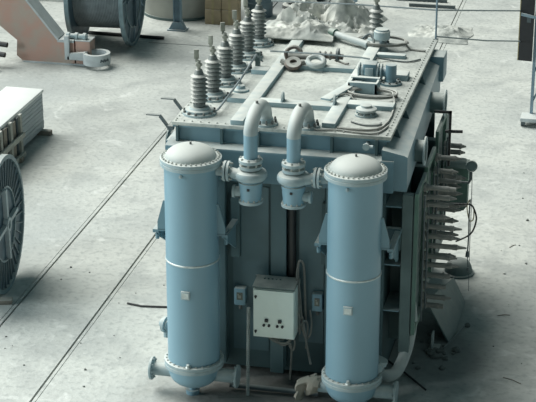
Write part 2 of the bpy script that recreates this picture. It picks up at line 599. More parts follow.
def riser(x, left):
    y = -.42
    # flange on the cover and the elbow that reaches over the rim
    mb = MB()
    mb.lathe([(0, 0), (.125, 0), (.125, .022), (.085, .028), (.075, .07), (.0, .07)], (x + .02, .13, 2.75), n=28)
    fl_ = P(mb, 'cover_flange', 'flange')
    NUTS.slot = 0
    bolts(NUTS, (x + .02, .13, 2.76), .105, 10, .012, .055)
    arc = [Vector((x + .02, .13, 2.79)), Vector((x + .02, .13, 2.84))]
    R = .27
    for k in range(0, 19):
        a = PI * k / 18
        yy = .13 - .275 + .275 * math.cos(a)
        zz = 2.84 + .160 * math.sin(a)
        arc.append(Vector((x + .02 - .02 * k / 18, yy, zz)))
    arc.append(Vector((x, y, 2.825)))
    mb = MB()
    mb.tube(arc, .068, 20)
    el = P(mb, 'pipe_elbow', 'pale_pipe', label='pale dust-coated pipe bend')
    mb = MB()
    mb.lathe([(.014, 0), (.014, .03), (0, .034)], (x + .01, -.19, 3.06), n=8)
    mb.build('air_plug', 'bolt', el)
    mb = MB()
    mb.cyl((x, y, 2.825), (x, y, 2.58), .0675, 24)
    P(mb, 'riser_pipe', 'cool')
    # valve and pump body below it
    mb = MB()
    mb.lathe([(0, 2.545), (.115, 2.545), (.115, 2.575), (.095, 2.585), (.068, 2.59), (0, 2.59)], (x, y, 0), n=28)
    mb.lathe([(0, 2.48), (.10, 2.48), (.11, 2.485), (.11, 2.515), (.07, 2.52), (.07, 2.55), (0, 2.55)], (x, y, 0), n=28)
    mb.lathe([(0, 2.365), (.10, 2.365), (.145, 2.38), (.160, 2.405), (.160, 2.435), (.148, 2.455), (.11, 2.47), (0, 2.47)], (x, y, 0), n=32)
    s = -1 if left else 1
    # volute spout to the cooler, small nozzle with blank flange
    mb.tube([(x, y - .07, 2.415), (x + s * .08, y - .06, 2.42), (x + s * .18, y - .02, 2.432), (x + s * .26, y, 2.436)], lambda t: .055 - .005 * t, 14)
    pump = P(mb, 'oil_pump', 'flange')
    MB().lathe([(0, 2.12), (.07, 2.12), (.085, 2.125), (.118, 2.135), (.118, 2.16), (.10, 2.165), (0, 2.165)], (x, y, 0), n=28).build('end_flange', 'flange', pump)
    MB().lathe([(0, 2.16), (.105, 2.16), (.103, 2.20), (.112, 2.30), (.118, 2.33), (.118, 2.345), (.10, 2.35), (.10, 2.37), (0, 2.37)], (x, y, 0), n=32).build('motor_housing', 'cool', pump)
    mb = MB()
    side = -1 if left else 1
    mb.cyl((x + side * .09, y, 2.235), (x + side * .155, y, 2.235), .048, 14)
    mb.lathe([(0, 0), (.062, 0), (.062, .022), (0, .022)], (x + side * .155, y, 2.235), (side, 0, 0), 18)
    mb.build('side_nozzle', 'flange', pump)
    NUTS.slot = 1
    bolts(NUTS, (x, y, 2.575), .097, 8, .012, .022)
    bolts(NUTS, (x, y, 2.515), .097, 8, .010, .03)
    bolts(NUTS, (x, y, 2.165), .102, 12, .010, .016)
    mb = MB()
    mb.box(x - .013, x + .013, y - .122, y - .095, 2.285, 2.31, bev=.003)
    mb.build('rating_tag', 'black', pump)
    # connecting flanges to the cooler
    mb = MB()
    xf = x + s * .205
    mb.lathe([(0, 0), (.10, 0), (.10, .022), (.06, .026), (.06, .032), (.10, .036), (.10, .058), (0, .058)], (xf - s * 0, y, 2.436), (s, 0, 0), 24)
    xe = .60 if left else 1.745
    mb.cyl((xf, y, 2.436), (xe, y, 2.436), .052, 16)
    cf = P(mb, 'connecting_pipe', 'flange')
    NUTS.slot = 1
    bolts(NUTS, (xf + s * .058, y, 2.436), .082, 8, .011, .018, (s, 0, 0))
    bolts(NUTS, (xf, y, 2.436), .082, 8, .011, .018, (-s, 0, 0))


riser(.965, True)
riser(1.385, False)

# --- the two coolers --------------------------------------------------------


def cooler(x, open_left=True):
    y = -.42
    r = .262
    mb = MB()
    mb.lathe([(r, .36), (r, 1.495), (r + .005, 1.50), (r + .005, 1.508), (r, 1.513), (r, 2.50)], (x, y, 0), n=64)
    c = P(mb, 'oil_cooler', 'cool')
    mb = MB()
    mb.lathe([(r + .002, 1.492), (r + .007, 1.496), (r + .007, 1.507), (r + .002, 1.511)], (x, y, 0), n=64)
    mb.build('weld_seam', 'plate', c)
    mb = MB()
    R = r + .038
    mb.lathe([(r - .01, 2.485), (R, 2.485), (R, 2.515), (R - .004, 2.518), (R - .004, 2.522), (R, 2.525), (R, 2.555), (R - .01, 2.56), (r - .03, 2.56)], (x, y, 0), n=64)
    mb.build('top_flange', 'flange', c)
    mb = MB()
    prof = [(r - .015, 2.558)]
    for k in range(1, 13):
        a = PI / 2 * k / 12
        prof.append(((r - .015) * math.cos(a), 2.558 + .125 * math.sin(a)))
    prof[-1] = (0, 2.683)
    mb.lathe(prof, (x, y, 0), n=64)
    dm = mb.build('dome_cap', 'dome', c)
    mb = MB()
    mb.lathe([(.011, 0), (.011, .03), (0, .034)], (x + .0, y, 2.678), n=8)
    mb.build('vent_plug', 'bolt', c)
    for zz, nb_, rb, hb in ((2.56, 36, .0105, .016), (.415, 28, .010, .012)):
        for k in range(nb_):
            a = 2 * PI * (k + .5) / nb_
            p = (x + (r + .016) * math.cos(a), y + (r + .016) * math.sin(a), zz)
            if zz < 1 and math.sin(a) > 0:
                NUTS.slot = 1
                NUTS.lathe([(rb, 0), (rb, hb * .7), (rb * .6, hb)], p, (0, 0, 1), 6)
            else:
                MB().lathe([(rb, 0), (rb, hb * .7), (rb * .6, hb)], p, (0, 0, 1), 6).build('bolt', 'bright_bolt', c)
    mb = MB()
    mb.lathe([(.017, 0), (.017, .025), (.008, .03)], (x - .03, y - r + .004, 2.44), (0, -1, 0), 8)
    mb.build('plug', 'flange', c)
    # bottom flange and head
    mb = MB()
    mb.lathe([(r - .02, .340), (R, .340), (R, .372), (R - .004, .376), (R - .004, .380), (R, .384), (R, .41), (R - .008, .415), (r - .02, .415)], (x, y, 0), n=64)
    mb.build('bottom_flange', 'flange', c)
    mb = MB()
    prof = [(r - .005, .345), (r - .005, .27)]
    for k in range(1, 10):
        a = PI / 2 * k / 9
        prof.append(((r - .005) * math.cos(a), .27 - .17 * math.sin(a)))
    prof[-1] = (0, .10)
    mb.lathe(prof, (x, y, 0), n=64)
    mb.cyl((x - .02, y, .13), (x - .02, y, .03), .035, 10)
    mb.cyl((x - .02, y, .045), (x - .02, y, .0), .07, 12)
    mb.build('bottom_head', 'cool', c)
    mb = MB()
    mb.lathe([(.028, 0), (.028, .02), (.016, .025), (.016, .05), (0, .052)], (x + .01, y - R + .03, .41), (0, -.3, 1), 8)
    mb.build('drain_cap', 'plate', c)
    # side nozzles at the bottom
    for s in (-1, 1):
        z = .235
        mb = MB()
        mb.cyl((x + s * .22, y, z), (x + s * .435, y, z), .07, 20)
        if s > 0 or open_left:
            mb.lathe([(0, 0), (.115, 0), (.12, .004), (.12, .022), (.115, .026), (0, .026)], (x + s * .43, y, z), (s, 0, 0), 28)
            bolts(mb, (x + s * .43, y, z), .098, 8, .011, .016, (-s, 0, 0))
        mb.build('bottom_nozzle', 'flange', c)
    # name plate
    mb = MB()
    th = math.radians(-92)
    mb.box(x - .050, x + .040, y - r - .022, y - r + .02, 1.16, 1.245, bev=.004)
    npl = mb.build('name_plate', 'flange', c)
    mb = MB()
    mb.box(x - .038, x + .030, y - r - .0245, y - r - .0215, 1.173, 1.232)
    mb.build('plate_face', 'plate', npl)
    # carrying ears
    for s in (-1, 1):
        mb = MB()
        x0 = x + s * (r - .012)
        x1 = x + s * (r + .080)
        mb.prism([(x0, 2.09), (x0 + s * .03, 2.09), (x1, 1.86), (x1, 1.78), (x0, 1.78)], y - .03, y - .01, 'y')
        mb.box(min(x0, x1), max(x0, x1), y - .03, y + .13, 1.765, 1.785)
        mb.prism([(y - .02, 1.78), (y + .12, 1.78), (y - .02, 2.06)], x0 + s * .028, x0 + s * .036, 'x')
        mb.build('carrying_ear', 'blue', c)
    # dark strap slot on the ear side
    return c


cooler(.372)
cooler(1.985, False)
# arms from the tank that carry the ears
for x0, s in ((.0, 1), (.70, -1), (1.625, 1), (2.335, -1)):
    mb = MB()
    mb.box(x0 - .03, x0 + .03, -.42, .12, 1.73, 1.765)
    mb.prism([(-.44, 1.735), (.10, 1.735), (.10, 1.45), (.02, 1.45), (-.38, 1.69)], x0 - .008, x0 + .008, 'x')
    mb.lathe([(.02, 0), (.02, .09), (0, .09)], (x0 + s * 0, -.36, 1.645), (0, 0, 1), 8)
    P(mb, 'cooler_bracket', 'blue')
mb = MB()
mb.box(.655, .745, .02, .12, 1.35, 2.0)
mb.box(2.16, 2.36, .06, .12, 1.55, 1.78)
mb.box(1.58, 1.67, .02, .12, 1.35, 2.0)
mb.box(-.04, .10, .06, .12, 1.5, 1.78)
mb.split('bracket_pad', 'tank', T)

# --- control cabinet --------------------------------------------------------
mb = MB()
mb.box(.945, 1.365, -.25, -.03, .62, 1.15, bev=.006)
cab = P(mb, 'control_cabinet', 'cab', label='pale cream control cabinet')
mb = MB()
mb.box(.95, 1.36, -.266, -.25, .628, 1.142, bev=.005)
door = mb.build('cabinet_door', 'cab', cab)
mb = MB()
mb.box(.925, 1.385, -.05, -.03, 1.15, 1.20)
mb.prism([(-.27, 1.168), (-.03, 1.195), (-.03, 1.205), (-.27, 1.176)], .94, 1.37, 'x')
for k in range(5):
    mb.cyl((1.03 + k * .04, -.10, 1.175), (1.03 + k * .04, -.10, 1.21), .010, 6)
P(mb, 'rain_hood', 'side', cab)
mb = MB()
for gx in (1.085, 1.222):
    mb.box(gx - .017, gx + .017, -.285, -.266, .80, .834, bev=.003)
mb.split('switch', 'black', cab)
for gx in (1.085, 1.222):
    for dx in (-.026, .026):
        mb = MB()
        mb.lathe([(.014, 0), (.014, .014), (.009, .018), (0, .018)], (gx + dx, -.266, .762), (0, -1, 0), 12)
        P(mb, 'push_button', 'black', cab)
for z in (1.07, .69):
    mb = MB()
    mb.lathe([(.013, 0), (.013, .012), (0, .014)], (.975, -.266, z), (0, -1, 0), 10)
    mb.box(.969, .981, -.282, -.272, z - .018, z + .006)
    P(mb, 'door_lock', 'black', cab)
mb = MB()
mb.box(1.0, 1.31, -.03, .02, .66, .72)
mb.box(1.0, 1.31, -.03, .02, 1.04, 1.10)
P(mb, 'mounting_bracket', 'tank', cab)
P(MB().tube([(1.275, .05, 2.12), (1.275, .05, 1.6), (1.28, .05, 1.15)], .042, 12), 'recess_shade_tube', 'black')  # black tube added to stand for the shade in the recess beside the channel
# lower blue box below the cabinet
P(MB().box(1.075, 1.215, -.055, .0, .13, .50, bev=.008), 'cable_duct', 'tank_mid')

for x0, x1, z0, z1 in ((.685, .805, .825, 1.015), (1.49, 1.60, .835, 1.03)):
    mb = MB()
    mb.box(x0, x1, -.0, .10, z0, z1, bev=.014)
    jb = P(mb, 'junction_box', 'cool')
    mb = MB()
    mb.box(x0 + .03, x1 - .028, -.006, .004, z0 + .065, z1 - .045)
    f = mb.build('meter_window', 'glass', jb)
    mb = MB()
    mb.box(x0 + .045, x1 - .045, -.010, -.004, z0 + .085, z0 + .115)
    mb.box(x0 + .040, x0 + .055, -.010, -.004, z1 - .075, z1 - .06)
    mb.build('dial', 'brass', f)
    mb = MB()
    mb.cyl(((x0 + x1) / 2, .04, z0 + .01), ((x0 + x1) / 2, .04, z0 - .05), .018, 8)
    mb.build('cable_gland', 'bolt', jb)

# --- conduits, cables on the front -----------------------------------------
mb = MB()
mb.tube([(.845, -.03, .82), (.86, -.12, .6), (.885, -.24, .3), (.91, -.36, .0)], .013, 8, smooth=5)
for k in range(42):
    t = k / 41
    z = .82 - .81 * t
    mb.lathe([(.010, -.004), (.020, -.004), (.020, .004), (.010, .004)], (.845 + .065 * t, -.03 - .33 * t, z), n=8)
P(mb, 'corrugated_conduit', 'flex', label='grey corrugated conduit hanging at the front')
for pts, r in (([(1.40, -.01, .62), (1.38, -.05, 1.0), (1.36, -.06, 1.30), (1.375, -.05, 1.40), (1.41, -.02, 1.34), (1.42, .0, 1.1), (1.43, .02, .7)], .013),
               ([(1.385, -.06, .60), (1.375, -.07, .9), (1.352, -.08, 1.25), (1.365, -.05, 1.36)], .010),
               ([(1.47, .02, .84), (1.50, -.03, .72), (1.49, -.06, .60), (1.44, -.05, .56), (1.40, -.04, .70)], .011),
               ([(1.40, -.02, .78), (1.44, -.08, .62), (1.49, -.12, .40), (1.52, -.16, .32)], .013),
               ([(1.36, -.05, .62), (1.42, -.06, .74), (1.46, -.04, .70), (1.45, -.07, .45)], .010),
               ([(1.05, -.14, .62), (1.12, -.12, .53), (1.24, -.11, .50), (1.31, -.10, .56), (1.33, -.1, .62)], .013),
               ([(1.12, -.14, .62), (1.20, -.10, .48), (1.30, -.11, .50), (1.31, -.12, .35), (1.30, -.14, .12)], .012),
               ([(1.25, -.14, .62), (1.34, -.12, .56), (1.33, -.12, .44), (1.28, -.1, .48)], .010)):
    P(MB().tube(pts, r, 6, smooth=5), 'loose_cable', 'cable')
P(MB().tube([(.70, -.26, .05), (1.62, -.26, .05)], .028, 12), 'bottom_pipe', 'dkgrey')

# --- right side ---------------------------------------------------------------
for z in (1.99, 1.37, .87):
    mb = MB()
    mb.prism([(2.19, .10), (2.36, .10), (2.36, .16), (2.27, .75), (2.19, .75)], z, z + .012, 'z')
    P(mb, 'side_gusset', 'blue')
mb = MB()
mb.box(2.365, 2.47, .12, .20, .42, 2.12)
mb.box(2.365, 2.47, .95, 1.05, .55, 2.12)
mb.box(2.365, 2.47, 1.8, 1.9, .55, 2.12)
mb.box(2.18, 2.38, .55, .60, .35, 2.24)
mb.box(2.18, 2.38, 1.45, 1.50, .35, 2.24)
mb.box(2.18, 2.38, 2.35, 2.40, .35, 2.24)
mb.split('side_column', 'side', T)
mb = MB()
mb.box(2.475, 2.485, .14, 2.9, .60, 2.10)
P(mb, 'side_back_plate', 'side')
mb = MB()
for y0, y1, z0, z1 in ((.12, .18, .62, 2.14), (.70, .76, .62, 2.14), (.80, .86, .70, 2.18), (1.38, 1.44, .70, 2.18), (1.62, 1.68, .9, 2.28), (2.3, 2.36, .9, 2.28)):
    mb.box(2.485, 2.52, y0, y1, z0, z1)
mb.box(2.485, 2.52, .18, .70, 2.08, 2.14)
mb.box(2.485, 2.52, .86, 1.38, 2.12, 2.18)
mb.box(2.485, 2.52, 1.68, 2.3, 2.22, 2.28)
mb.box(2.485, 2.52, .18, .70, .62, .68)
mb.split('terminal_frame', 'green', T, 'faded green frame carrying the rods')
mb = MB()
for y0 in (.26, .56, .95, 1.25, 1.75, 2.05):
    mb.cyl((2.565, y0, .72 if y0 < .8 else 1.0), (2.565, y0, 2.08), .009, 8)
mb.split('tie_rod', 'dkgrey', T)


def rod(y, z, L, r=.027, tip=True):
    mb = MB()
    a = (1, random.uniform(-.02, .02), random.uniform(-.015, .015))
    pf = [(0, 0), (r * 1.7, 0), (r * 1.7, .025), (r * 1.25, .027), (r * 1.25, .05), (r, .053), (r, L * .68), (r * 1.12, L * .685), (r * 1.12, L * .78)]
    pf += [(r * .8, L * .80), (r * .3, L), (0, L)] if tip else [(r * .9, L * .79), (r * .9, L), (0, L)]
    mb.lathe(pf, (2.52, y, z), a, 14)
    return P(mb, 'terminal_rod', 'stud')


for y, z, L, tp in ((.52, 2.07, .32, 0), (.54, 1.965, .33, 1), (.55, 1.882, .25, 0), (.58, 1.738, .27, 1), (.60, 1.618, .39, 1), (.62, 1.509, .37, 1),
                    (.63, 1.399, .44, 1), (.65, 1.276, .35, 1), (.67, 1.17, .37, 1), (.68, 1.052, .28, 0), (.69, .926, .24, 0), (.70, .80, .30, 1), (.71, .70, .22, 0)):
    rod(y, z, L, tip=tp)
for y, z, L, tp in ((1.42, 2.07, .27, 1), (1.33, 1.955, .25, 1), (1.40, 1.82, .28, 1), (1.38, 1.70, .30, 1), (1.42, 1.50, .29, 1), (1.30, 1.60, .36, 1), (1.40, 1.38, .27, 1), (1.36, 1.24, .28, 1), (1.38, .98, .26, 1)):
    rod(y, z, L, tip=tp)
for y, z, L in ((2.16, 1.95, .24), (2.18, 1.87, .23), (2.12, 1.60, .26), (2.0, 1.66, .21), (2.2, 1.46, .2)):
    rod(y, z, L, r=.028)
mb = MB()
mb.lathe([(0, 0), (.06, 0), (.06, .20), (.05, .215), (0, .215)], (2.56, 2.12, 1.77), (1, 0, 0), 18)
P(mb, 'oil_cup', 'side')
# flat terminal box further back
mb = MB()
mb.prism([(2.50, 1.72), (2.785, 1.72), (2.785, 1.22), (2.75, 1.17), (2.50, 1.15)], 2.25, 2.40, 'y')
P(mb, 'terminal_box', 'green')
# ports on the side girder
for y, z, xo in ((.66, 2.40, .09), (2.12, 2.44, .075)):
    mb = MB()
    mb.cyl((2.37 - xo, y, z), (2.585 - xo, y, z), .112, 28)
    pt = P(mb, 'pipe_stub', 'side', label='grey open pipe stub with thin flange')
    mb = MB()
    mb.lathe([(.105, 0), (.15, 0), (.15, .014), (.105, .014), (.105, 0)], (2.585 - xo, y, z), (1, 0, 0), 28)
    mb.lathe([(0, -.03), (.105, -.03), (.105, -.025), (0, -.025)], (2.585 - xo, y, z), (1, 0, 0), 28)
    mb.build('stub_flange', 'flange', pt)
mb = MB()
mb.cyl((.05, .36, 2.43), (-.05, .36, 2.43), .10, 24)
mb.lathe([(0, 0), (.14, 0), (.14, .015), (0, .015)], (-.05, .36, 2.43), (-1, 0, 0), 28)
P(mb, 'pipe_stub', 'side')
# black angle frame
mb = MB()
mb.box(2.48, 2.66, 1.50, 1.525, 2.53, 2.555)
mb.box(2.635, 2.66, 1.50, 1.525, 1.95, 2.555)
mb.tube([(2.60, 1.515, 2.33), (2.78, 1.515, 2.34)], .018, 8)
P(mb, 'angle_frame', 'black')
mb = MB()
mb.tube([(2.62, 1.5, 1.80), (2.80, 1.5, 1.785), (2.87, 1.5, 1.785), (2.885, 1.5, 1.82), (2.885, 1.5, 1.94)], .014, 8)
gp = P(mb, 'gauge_pipe', 'dkgrey')
mb = MB()
mb.lathe([(0, 0), (.058, 0), (.062, .008), (.062, .035), (.055, .04), (.05, .034), (0, .034)], (2.89, 1.52, 1.965), (0, -1, .25), 24)
mb.build('gauge', 'side', gp)
P(MB().tube([(2.90, 1.5, 1.90), (2.905, 1.52, 1.5), (2.90, 1.6, .9), (2.90, 1.7, .45)], .004, 5, smooth=4), 'capillary_wire', 'dkgrey')
P(MB().tube([(2.80, .8, 1.80), (2.95, .8, 1.815), (3.0, .8, 1.77), (3.03, .8, 1.66), (3.0, .8, 1.53), (2.94, .8, 1.46), (2.84, .72, 1.43)], .009, 8, smooth=5), 'looped_cable', 'black')
mb = MB()
mb.tube([(2.96, .80, 1.87), (2.955, .80, 1.7), (2.96, .80, 1.5), (2.955, .80, 1.27)], .008, 6, smooth=4)
mb.cyl((2.955, .8, 1.30), (2.955, .8, 1.24), .014, 8, r2=.022)
mb.tube([(2.955, .80, 1.27), (2.965, .80, 1.1)], .005, 6)
mb.cyl((2.965, .8, 1.12), (2.965, .8, 1.08), .012, 8)
P(mb, 'hanging_lead', 'dkgrey')
P(MB().tube([(2.95, .80, 1.86), (2.93, .80, 1.78), (2.96, .80, 1.64), (3.0, .80, 1.66), (3.0, .8, 1.78)], .006, 6, smooth=4), 'twisted_wire', 'yellow', label='pale twisted wire')
# bent return pipe at the foot
mb = MB()
mb.tube([(2.44, .36, .86), (2.46, .34, .66), (2.44, .20, .42), (2.38, .0, .27), (2.30, -.10, .25), (2.19, -.14, .29)], .062, 16, smooth=6)
mb.lathe([(0, 0), (.10, 0), (.10, .03), (0, .03)], (2.20, -.13, .285), (-1, -.2, .1), 20)
P(mb, 'return_pipe', 'pale_pipe')
mb = MB()
mb.tube([(2.24, -.42, .48), (2.24, -.30, .46), (2.22, -.18, .36)], .05, 12)
mb.lathe([(0, 0), (.085, 0), (.085, .05), (0, .05)], (2.23, -.30, .48), (.3, .1, 1), 16)
P(mb, 'sampling_valve', 'flange')
# valve at the far side of the left cooler
mb = MB()
mb.cyl((.10, -.36, .70), (.02, -.30, .70), .055, 14)
mb.lathe([(0, 0), (.085, 0), (.085, .03), (0, .03)], (.07, -.34, .70), (-1, .3, 0), 16)
mb.cyl((.06, -.33, .70), (.06, -.33, .56), .03, 10)
P(mb, 'sampling_valve', 'flange')

# --- fittings on the cover ------------------------------------------------------
mb = MB()
mb.lathe([(0, 0), (.05, 0), (.05, .035), (.085, .04), (.105, .05), (.105, .07), (.085, .08), (.055, .085), (.055, .105), (.03, .11), (0, .11)], (1.905, .62, 2.75), n=24)
v = P(mb, 'relief_vent', 'pale_pipe')
mb = MB()
mb.lathe([(0, 0), (.11, 0), (.11, .015), (0, .015)], (1.90, .62, 2.75), n=24)
bolts(mb, (1.90, .62, 2.765), .09, 8, .01, .02)
mb.build('vent_flange', 'flange', v)
# relay with elbow pipe
mb = MB()
mb.box(1.69, 1.83, 1.66, 1.82, 2.77, 2.96, bev=.012)
mb.cyl((1.76, 1.74, 2.74), (1.76, 1.74, 2.80), .09, 16)
rl = P(mb, 'oil_relay', 'blue')
mb = MB()
mb.box(1.715, 1.80, 1.645, 1.66, 2.81, 2.92, bev=.004)
mb.build('relay_window', 'flange', rl)
mb = MB()
for sx, w in ((1.69, -1), (1.83, 1)):
    mb.lathe([(0, 0), (.085, 0), (.085, .02), (.05, .025), (.05, .035), (.085, .04), (.085, .055), (0, .055)], (sx, 1.74, 2.865), (w, 0, 0), 20)
mb.split('relay_flange', 'flange', rl)
mb = MB()
mb.tube([(1.86, 1.74, 2.865), (1.92, 1.73, 2.87), (1.965, 1.715, 2.86), (1.985, 1.70, 2.81), (1.985, 1.68, 2.75)], .055, 16, smooth=4)
mb.tube([(1.985, 1.70, 2.96), (1.985, 1.70, 2.76)], .058, 16)
mb.lathe([(0, 0), (.115, 0), (.115, .022), (.06, .03), (0, .03)], (1.985, 1.70, 2.75), n=24)
ep = P(mb, 'elbow_pipe', 'blue')
NUTS.slot = 0
bolts(NUTS, (1.985, 1.70, 2.772), .095, 8, .011, .022)
# open channel bracket
mb = MB()
for a in ((1.60, 1.90, 1.28, 1.30), (1.60, 1.90, 1.50, 1.52), (1.60, 1.62, 1.28, 1.52), (1.88, 1.90, 1.28, 1.52)):
    mb.box(*a, 2.75, 2.86)
mb.box(1.60, 1.90, 1.28, 1.33, 2.86, 2.87)
mb.box(1.60, 1.90, 1.47, 1.52, 2.86, 2.87)
P(mb, 'pipe_support', 'bar')
P(MB().lathe([(0, .002), (.085, .002), (.085, .006), (0, .006)], (1.76, 1.40, 2.75), n=20), 'cover_hole', 'black')
# small insulator / breather near the back corner
mb = MB()
mb.cyl((1.69, 2.93, 2.75), (1.69, 2.93, 2.90), .028, 10)
mb.lathe([(0, 0), (.07, 0), (.07, .02), (.03, .03), (0, .03)], (1.69, 2.93, 2.75), n=18)
mb.lathe([(0, .0), (.085, .0), (.092, .01), (.092, .09), (.075, .10), (.075, .115), (0, .115)], (1.69, 2.93, 2.88), n=24)
P(mb, 'breather', 'flange')
# small hand-hole cover between the bushings
for x, y in ((.50, 1.12), (.55, .50)):
    mb = MB()
    mb.lathe([(0, 0), (.085, 0), (.085, .02), (.05, .03), (.04, .06), (0, .065)], (x, y, 2.75), n=20)
    if y > 1:
        P(mb, 'hand_hole_cap', 'bar')
    else:
        mb.bm.free()
P(MB().lathe([(0, 0), (.035, 0), (.035, .03), (.02, .035), (0, .035)], (2.09, 1.25, 2.75), n=12), 'hand_hole_cap', 'rust')
P(MB().tube([(.37, .36, 2.79), (.42, .30, 2.775), (.46, .32, 2.80), (.475, 1.2, 2.84), (.475, 1.95, 2.90), (.52, 2.05, 2.80)], .011, 6), 'earthing_rod', 'rope')
P(MB().box(.455, .50, 1.98, 2.04, 2.75, 2.92), 'rod_stand', 'side')
# handle-like valve below the rim at the right of the front wall
mb = MB()
mb.cyl((2.02, .10, 2.66), (2.02, -.03, 2.655), .022, 10)
mb.lathe([(0, 0), (.035, 0), (.035, .02), (0, .02)], (2.02, -.05, 2.655), (0, -1, 0), 10)
mb.tube([(2.02, -.04, 2.655), (2.09, -.06, 2.66)], .016, 8)
P(mb, 'bleed_valve', 'flange')

o = NUTS.build('flange_nuts', ['bolt', 'bright_bolt'], T)
o['kind'] = 'stuff'

# ------------------------------------------------------------------ loose things lying on the cover
R0 = 2.75
t = thing('lifting_shackle', 'rusty open shackle lying on the cover, left end of the tackle', 'shackle', (.87, 2.12, R0 + .05))
mb = MB()
mb.tube([(.79, 2.10, 2.82), (.77, 2.10, 2.89), (.80, 2.12, 2.94), (.87, 2.13, 2.96), (.93, 2.12, 2.92), (.94, 2.10, 2.84)], .022, 10, smooth=4)
mb.build('bow', 'rust', t)
mb = MB()
mb.lathe([(.04, -.025), (.085, -.025), (.098, .0), (.085, .025), (.04, .025), (.04, -.025)], (.88, 1.97, 2.82), (.1, -.5, 1), 24)
mb.build('sheave', 'rust', t)
mb = MB()
mb.tube([(.74, 2.0, 2.835), (.87, 1.97, 2.80), (.99, 2.03, 2.83)], .028, 8, smooth=4)
mb.cyl((.80, 2.10, 2.86), (1.05, 2.10, 2.87), .035, 12)
mb.build('pin', 'cable', t)
o = MB().torus((1.12, 2.02, 2.845), .085, .030, (.1, -.35, 1)).build('steel_ring', 'pale_pipe', off=(1.12, 2.02, 2.80))
tag(o, 'pale dusty steel ring on the cover right of the rusty shackle', 'ring')
t = thing('turnbuckle', 'rusty stubby turnbuckle with a round end disc behind the steel ring', 'turnbuckle', (1.25, 2.2, R0 + .02))
MB().cyl((1.06, 2.22, 2.86), (1.38, 2.20, 2.86), .032, 12).build('barrel', 'rust', t)
mb = MB()
for x in (1.12, 1.18, 1.24):
    mb.torus((x, 2.215, 2.86), .035, .014, (1, 0, 0), 16, 6)
mb.split('thread_collar', 'cable', t)
MB().lathe([(0, 0), (.075, 0), (.075, .025), (0, .025)], (1.31, 2.205, 2.875), (1, 0, 0), 20).build('end_disc', 'dkgrey', t)
MB().tube([(1.30, 2.16, 2.83), (1.42, 2.12, 2.81), (1.46, 2.10, 2.82)], .012, 6).build('pin', 'rust', t)
o = MB().tube([(.62, 2.0, 2.935), (1.15, 2.03, 2.93), (1.62, 2.05, 2.91), (1.70, 2.05, 2.90)], .010, 6).build('steel_rod', 'rope', off=(1.1, 2.0, 2.85))
tag(o, 'thin pale rod lying crosswise over the tackle and cover bars', 'rod')
# cable coils
for nm, c, rx, ry, lab, turns in (('cable_coil', (1.87, 1.18), .23, .13, 'grey cable coiled behind the mushroom vent on the cover', 4), ('cable_coil', (1.68, 3.05), .27, .17, 'grey cable coiled round the foot of the lone right bushing', 3)):
    pts = []
    for k in range(turns * 14):
        a = 2 * PI * k / 14
        w = 1 + .08 * math.sin(a * .37 + 1) + .05 * (k / 14 % 2)
        pts.append((c[0] + rx * w * math.cos(a), c[1] + ry * w * math.sin(a), 2.79 + .008 * (k // 14) + (.025 if turns == 3 else 0)))
    if turns == 4:
        pts += [(2.13, 1.0, 2.765), (2.16, .6, 2.765), (2.13, .25, 2.765), (2.0, .12, 2.765), (1.7, .13, 2.765)]
    else:
        pts += [(2.0, 2.98, 2.765), (2.18, 2.95, 2.765)]
    o = MB().tube(pts, .012, 6, smooth=2).build(nm, 'cable', off=(c[0], c[1], 2.76))
    tag(o, lab, 'cable')
for pts, lab in (([(1.40, .08, 2.763), (1.55, .03, 2.763), (1.72, .07, 2.763), (1.95, .03, 2.763), (2.11, .06, 2.763), (2.18, .3, 2.763)], 'thin cable lying along the front rim of the cover'),
                 ([(1.80, .35, 2.763), (1.95, .27, 2.763), (2.08, .30, 2.763), (2.09, .38, 2.763)], 'short dark cable end in front of the mushroom vent'),
                 ([(1.70, 2.45, 2.80), (1.85, 2.52, 2.763), (2.05, 2.50, 2.763), (2.17, 2.62, 2.763)], 'dark cable crossing the cover behind the oil relay'),
                 ([(1.44, 1.0, 2.763), (1.56, .99, 2.815), (1.64, 1.05, 2.815), (1.74, .98, 2.763), (1.75, 1.03, 2.763)], 'short cable draped over the right long cover bar')):
    o = MB().tube(pts, .010, 6, smooth=4).build('loose_wire', 'cable' if 'dark' not in lab else 'dkgrey', off=(pts[0][0], pts[0][1], 2.755))
    tag(o, lab, 'cable')
# pale plank lying slantwise
m = Matrix.Translation((1.60, 1.28, 2.812)) @ Matrix.Rotation(math.radians(-17), 4, 'Z')
o = MB().box(-.055, .055, -.50, .50, 0, .022, bev=.004, mtx=m).build('flat_bar', 'bar', off=(1.60, 1.28, 2.812))
tag(o, 'pale flat bar lying slantwise across the right long cover bar', 'bar')
# capped hose
t = thing('capped_pipe', 'fat pale pipe with a green band lying at the back of the cover', 'pipe', (1.3, 3.05, 2.76))
MB().tube([(1.10, 3.20, 2.83), (1.30, 3.06, 2.82), (1.54, 2.90, 2.81)], .040, 14).build('pipe_body', 'pale_pipe', t)
mb = MB()
mb.tube([(1.05, 3.23, 2.83), (1.12, 3.185, 2.83)], .058, 14)
o2 = mb.build('end_band', 'green', t)
MB().tube([(1.46, 3.0, 2.85), (1.55, 2.97, 2.92), (1.60, 2.92, 2.86), (1.60, 2.84, 2.77)], .015, 8, smooth=4).build('wire_handle', 'dkgrey', t)


